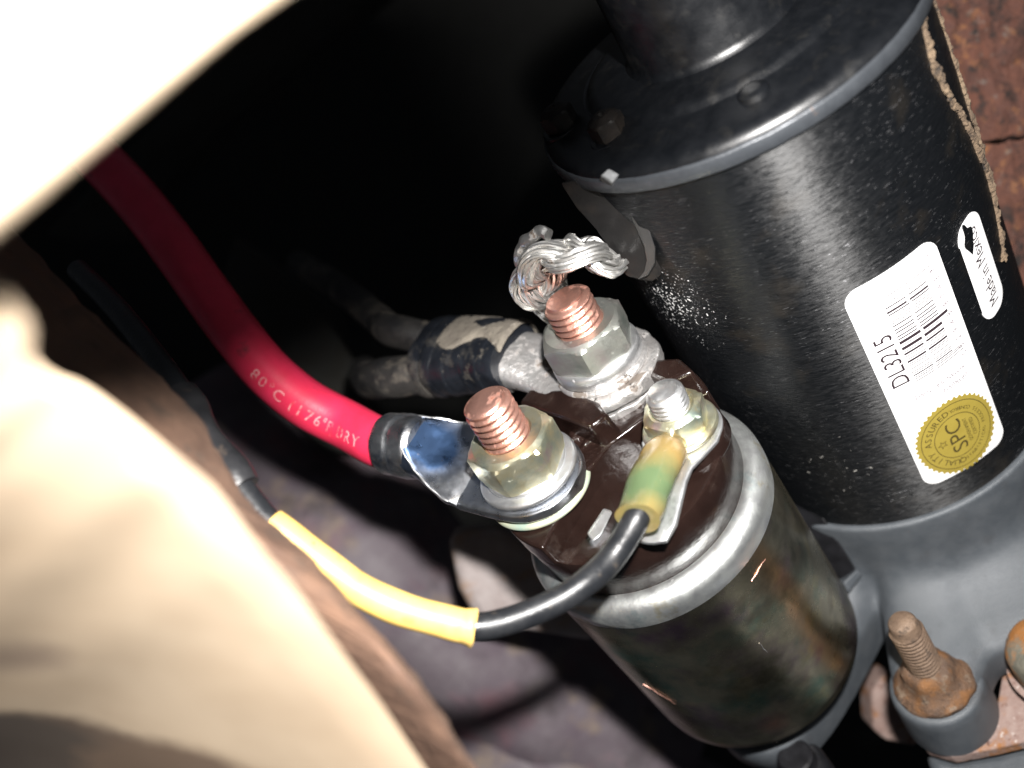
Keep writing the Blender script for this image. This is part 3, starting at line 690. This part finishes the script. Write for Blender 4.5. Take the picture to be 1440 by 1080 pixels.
# taped cable with two wires
CB = FB @ Vector((-.50, 0, 0)); nB = -(FB.to_3x3() @ Vector((1, 0, 0)))
endB = onplane(560, 508, -2.55); eB = endB - CB; eB -= nB * eB.dot(nB) * .7; LB = eB.length; eB.normalize()
tp = thing('taped_battery_cable', 'grimy black taped cable pair clamped under the upper nut', 'cable', at(640, 500, 23))
secs = [(l, w_, .17, 0, 5) for l, w_ in ring(1.24, 0)] + [(.5, 1.2, .17, 0, 5), (1.0, 1.0, .18, .02, 4.5), (1.35, .84, .22, .06, 4), (1.7, .76, .30, .16, 3), (2.1, .74, .42, .26, 2.6), (2.6, .74, .52, .34, 2.3), (3.1, .75, .55, .38, 2.2), (3.4, .7, .55, .38, 2.2)]
lg = lug(MB(), CB, eB, nB, secs); lg.jitter(.07, 2.2); lg.jitter(.03, 6); lg.build('ring_lug', 'lug_lead', tp, sharp=45)
secs = [(l, w_, .12, 0, 4) for l, w_ in ring(1.18, 0)] + [(.5, 1.14, .12, 0, 4), (1.0, .9, .12, 0, 4), (1.1, .5, .1, 0, 3)]
lg = lug(MB(), CB - nB * .27, (eB * .6 + Vector((0, .3, .8))).normalized(), nB, secs); lg.jitter(.06, 2.5); lg.build('lower_terminal', 'lug_lead', tp, sharp=45)
sB = nB.cross(eB); sgB = 1 if sB.dot(upv) > 0 else -1
def bundle(l0, l1, n, wf, tf, hf=.40):
    return [(l0 + (l1 - l0) * i / n, wf(i / n), tf(i / n), hf, 2.4) for i in range(n + 1)]
lug(MB(), CB, eB, nB, bundle(2.2, 4.3, 60, lambda t: .86 + .14 * smooth(0, .8, t) + .006 * math.sin(t * 31) + .022 * (int(t * 4.6) % 2), lambda t: .66 + .05 * smooth(0, .5, t) + .018 * (int(t * 4.6 + .3) % 2)), 56).jitter(.06, 1.6, 4).build('tape_wrap', 'tape', tp, sharp=60)
for l0, l1 in ((3.95, 4.3), (4.34, 4.68)):
    lug(MB(), CB, eB, nB, [(l0, .86, .62, .40, 2.4), (l0 + .02, 1.04, .77, .40, 2.4), ((l0 + l1) / 2, 1.07, .79, .40, 2.4), (l1 - .02, 1.04, .77, .40, 2.4), (l1, .86, .62, .40, 2.4)], 56).jitter(.05, 2.0, 4).build('tape_band', 'tape', tp, sharp=60)
# caked mud on the upper flank of the tape: irregular shell
mb = MB(); rows = []
for i in range(41):
    l = 2.05 + 1.95 * i / 40; row = []
    for j in range(25):
        a = math.radians(-50 + (158 + 12 * math.sin(l * 4)) * j / 24); ex = 2.4
        ca, sa = math.cos(a), math.sin(a)
        p = CB + eB * l
        k = .035 * noise.fractal(Vector((l * 2.2, a * 2.2, 1)), .8, 2, 4) + .035
        edge_ = min(i, 40 - i, j, 24 - j)
        k -= .09 * (edge_ < 1)
        q = (l - 2.2) / 2.1; w_ = .86 + .14 * smooth(0, .8, q) + k; t_ = .66 + .05 * smooth(0, .5, q) + k
        row.append(p + sB * sgB * (w_ * math.copysign(abs(ca) ** (2 / ex), ca)) + nB * (.40 + t_ * math.copysign(abs(sa) ** (2 / ex), sa)))
    rows.append(row)
mb.grid(rows, closed=False); mb.build('caked_mud', 'mud', tp, sharp=80)
c0 = CB + eB * 4.3 + nB * .40
for sgn, pth in ((1, [(556, 466, 24.4), (536, 452, 25.2), (510, 430, 26.6), (470, 400, 29), (420, 370, 32)]), (-1, [(560, 530, 23.7), (538, 532, 24.0), (524, 534, 24.8), (518, 532, 26.2), (514, 524, 29)])):
    pts = [c0 + sB * (.42 * sgn * sgB) - eB * .4, c0 + sB * (.50 * sgn * sgB) + eB * .1] + [at(*p) for p in pth]
    MB().tube(spline(pts, 50), .40 if sgn > 0 else .48, 28).jitter(.03, 1.8).build('wire', 'dirty_wire', tp)

# ------------------------------------------------------------------ braided strap from the upper stud to the bracket
bs = thing('braided_strap', 'silvery braided strap looping from upper stud to the bracket', 'strap', at(795, 365, 20))
path = spline([at(*p) for p in ((790, 440, 21.3), (772, 420, 20.9), (764, 398, 20.4), (758, 374, 19.9), (774, 358, 19.5), (802, 356, 19.3), (832, 358, 19.4), (858, 366, 19.75))], 140)
P2, T2, N2, B2 = frames(path, -view)
ns = 3; rb2 = random.Random(11)
WIRES = [(.27 * math.sqrt((k + .5) / 44), 2.4 * k) for k in range(44)]
for s_i in range(ns):
    mb = MB()
    for w_i, (orad, oa) in enumerate(WIRES):
        pts = []; a1, a2, a3 = rb2.uniform(0, 6), rb2.uniform(0, 6), rb2.uniform(.6, 1.25)
        for i in range(121):
            t = i / 120; ph = t * 2 * math.pi * 1.45 + 2 * math.pi * s_i / ns
            env = .5 + .5 * smooth(.05, .34, t); env *= 1 - .3 * smooth(.9, 1, t)
            tws = oa + t * 2.2 + .2 * math.sin(t * 17 + a1)
            k = int(t * 139.9); pv = P2[k].lerp(P2[k + 1], t * 139.9 - k)
            lat = (.36 * math.sin(ph) + orad * 1.35 * math.cos(tws)) * env; nor = (.14 * math.sin(2 * ph) + orad * .62 * math.sin(tws)) * env
            wob = .022 * a3 * math.sin(t * 31 + a2) + .03 * noise.noise(Vector((t * 9, w_i * .7, s_i)))
            pts.append(pv + B2[k] * (lat + wob) + N2[k] * (nor + wob * .6))
        mb.tube(pts, .027 + .006 * (w_i % 3), 5)
    mb.build('strand', 'braid', bs)
MB().tube(spline([at(*p) for p in ((752, 405, 20.2), (733, 372, 20.2), (736, 345, 20.0), (760, 326, 19.7), (772, 330, 19.6))], 40), .13, 12).jitter(.06, 4).build('strand', 'braid', bs)
# flattened crimped foot of the strap
MB().prism([at(742, 412, 20.9), at(760, 398, 20.7), at(800, 404, 20.9), at(812, 440, 21.3), at(778, 452, 21.5), at(764, 436, 21.2)], view * .35).jitter(.1, 3).build('crimped_end', 'lug_lead', bs, .06)

# ------------------------------------------------------------------ trigger wire
tw = thing('trigger_wire', 'thin black trigger wire with bright yellow sleeve', 'wire', at(700, 880, 18))
CS = FS @ Vector((-.20, 0, 0)); nS = -(FS.to_3x3() @ Vector((1, 0, 0)))
eS = onplane(888, 752, -2.3) - CS; eS -= nS * eS.dot(nS); LS = eS.length; eS.normalize()
secs = [(l, w_, .06, 0, 5) for l, w_ in ring(.80, 0)] + [(.3, .78, .06, 0, 5), (.7, .60, .06, .02, 5), (1.0, .46, .07, .05, 4), (1.3, .42, .08, .03, 4), (2.2, .40, .07, -.08, 4), (2.55, .3, .05, -.1, 4), (2.6, .1, .03, -.1, 3)]
lg = lug(MB(), CS, eS, nS, secs); lg.build('ring_terminal', 'steel_bright', tw, sharp=45)
w0 = CS + eS * .72 + nS * .30; side = nS.cross(eS)
sl = [CS + eS * .58 + nS * .20, CS + eS * .95 + nS * .40, CS + eS * 1.4 + nS * .50, CS + eS * 1.95 + nS * .54, CS + eS * 2.6 + nS * .60]
SLEEVE_STAIN = [v / S for v in (tw.matrix_world.inverted() @ (sl[3] * S))]
M['term_sleeve'] = mat('amber_terminal_sleeve', (.25, .165, .052), (.20, .145, .056), 1.1, 0, .16, .26, bump=.012, bscale=4, spots=[(tuple((SLEEVE_STAIN)), .60, (.085, .125, .06))], tints=[((.34, .24, .13), 1.6, .55, .7)], dirt=[((.2, .14, .06), 5, .68, .76, .7)], coat=.4)
slp = spline(sl, 40)
MB().tube(slp, lambda t: .43 * (.74 + .26 * smooth(0, .25, t)) + .012 * math.sin(t * 13) - .03 * t, 28, ell=lambda t, a: (.86, 1.06)).jitter(.05, 2.2).build('terminal_sleeve', 'term_sleeve', tw)
MB().prism([at(826, 752, 18.6), at(850, 716, 18.9), at(862, 720, 18.8), at(846, 752, 18.5), at(834, 762, 18.45)], view * .2).build('blade_tab', 'steel_bright', tw, .03)
wp = spline([CS + eS * 2.0 + nS * .55, CS + eS * 2.55 + nS * .61] + [at(*p) for p in ((862, 782, 17.4), (818, 824, 17.1), (765, 854, 17.0), (712, 874, 16.95), (665, 882, 16.9), (615, 871, 16.85), (560, 855, 16.8), (505, 829, 16.8), (455, 794, 16.8), (412, 760, 16.85), (378, 735, 16.9), (352, 704, 17.0), (334, 680, 17.1), (310, 645, 17.3), (284, 604, 17.5), (262, 566, 17.9), (238, 530, 18.4), (205, 485, 19.2), (160, 430, 20.3), (110, 380, 21.5))], 240)
MB().tube(wp, .238, 24).jitter(.008, 2).build('wire', 'black_wire', tw)
def near(px, py):
    best = 0; bd = 1e9
    o_ = CAMP; d_ = (at(px, py, 1) - CAMP).normalized()
    for i, p in enumerate(wp):
        q = (p - o_) - d_ * (p - o_).dot(d_)
        if q.length < bd: bd = q.length; best = i
    return best
ia, ib = near(665, 882), near(380, 738)
ysp = spline([wp[i] for i in range(ia, ib + 1, 4)] + [wp[ib]], 80)
MB().tube(ysp, lambda t: .285 + .03 * (1 - smooth(0, .05, t)) + .006 * math.sin(t * 22), 28).build('yellow_sleeve', 'yellow', tw)
MB().tube([ysp[0] + (ysp[0] - ysp[1]).normalized() * .04, ysp[0], ysp[1]], lambda t: .335 - .03 * t, 28).jitter(.03, 5).build('sleeve_lip', 'yellow', tw)
ic, id_ = near(340, 690), near(255, 555)
hsp = spline([wp[i] for i in range(ic, id_ + 1, 3)], 60)
MB().tube(hsp, lambda t: .30 + .045 * math.sin(t * 7 + .5) - .05 * smooth(.8, 1, t), 24, ell=lambda t, a: (1, 1.08)).jitter(.05, 1.8).build('heat_shrink', 'shrink', tw)

# ------------------------------------------------------------------ mounting hardware, lower right
sb = thing('stud_bolt', 'rusty threaded stud bolt standing in the grey housing ear', 'stud bolt', mtx=FE)
r_ = .37
def rf2(x, t, rr):
    if x > -2.28 and x < -.75:
        ph = (-x / .125 + t / (2 * math.pi)) % 1; return rr - .05 * (1 - abs(ph - .5) * 2)
    return rr
tipx = -2.62
prof = [(.1, .37)] + [(-.1 - .014 * i, .37) for i in range(156)] + [(-2.30, .33), (-2.34, .30), (tipx + .08, .30), (tipx, .25)]
MB().revolve(prof, FE, 40, rf2).build('shank', 'rust_tan', sb, sharp=70)
MB().revolve([(-.04, .3), (-.04, .84), (-.08, .88), (-.20, .86), (-.30, .72), (-.40, .62), (-.62, .56), (-.78, .52), (-.86, .40), (-.86, .3)], FE, 48, lambda x, t, r: r * (1 + .05 * math.cos(6 * t) * (x < -.28))).jitter(.05, 3).build('hex_flange', 'rust', sb, sharp=60)
pb = onplane(1474, 922, 7.4); FB2 = frame(pb, SA)
rbt = thing('rusty_bolt', 'round rusty bolt head cut off at the picture edge', 'bolt', mtx=FB2)
MB().revolve([(.5, .5), (.45, .78), (0, .82), (-.35, .80), (-.5, .70), (-.58, .5), (-.6, .05)], FB2, 40)  .jitter(.05, 4).build('head', 'patina', rbt, sharp=70)
MB().revolve([(.75, .6), (.7, .92), (.5, .94), (.47, .6)], FB2, 40).build('washer', 'rust_plate', rbt)
mp_ = [(1286, 1000), (1300, 1022), (1325, 1040), (1358, 1042), (1386, 1022), (1402, 990), (1408, 955), (1412, 918), (1425, 900), (1470, 890), (1560, 880), (1560, 1040), (1450, 1040), (1400, 1052), (1340, 1064), (1300, 1052)]
pp_ = [onplane(x, y, 8.45) for x, y in mp_]
slab('mounting_plate', 'pale pinkish rusty plate curving round the foot of the ear', 'plate', pp_, SA * .35, 'rust_plate', .05)
bh = thing('bell_housing', 'grey cast bell housing at the bottom corner', 'bell housing', onplane(1380, 1070, 9.5))
MB().prism([onplane(x, y, 9.0) for x, y in ((1296, 1052), (1340, 1066), (1400, 1054), (1450, 1042), (1640, 1030), (1640, 1400), (1380, 1400), (1320, 1120))], SA * 3).jitter(.06, 1.2).build('rim', 'casting', bh, .25, 4)
slab('pale_bracket', 'pale chipped bracket end showing between tongue and ear', 'bracket',
     [at(1226, 974, 26.5), at(1248, 944, 26.4), at(1270, 960, 26.4), at(1292, 1020, 26.5), at(1290, 1050, 26.6), at(1246, 1042, 26.6), at(1228, 1026, 26.6)], view * 1.0, 'rust_plate', .12)
pk = onplane(1126, 1075, 7.6)
MB().revolve([(1.5, .55), (.1, .55), (0, .5), (-.3, .42), (-.36, .36), (-.36, .05)], frame(pk, SA), 40).build('rubber_plug', 'rubber').update({}) if False else None
pg = thing('rubber_plug', 'small black rubber plug under the lower end of the solenoid', 'plug', pk)
MB().revolve([(1.5, .6), (.1, .6), (0, .55), (-.05, .5)], frame(pk, SA), 40).build('collar', 'rubber', pg)
MB().revolve([(.2, .42), (-.4, .42), (-.46, .36), (-.46, .05)], frame(pk, SA), 40).build('tip', 'rubber', pg)
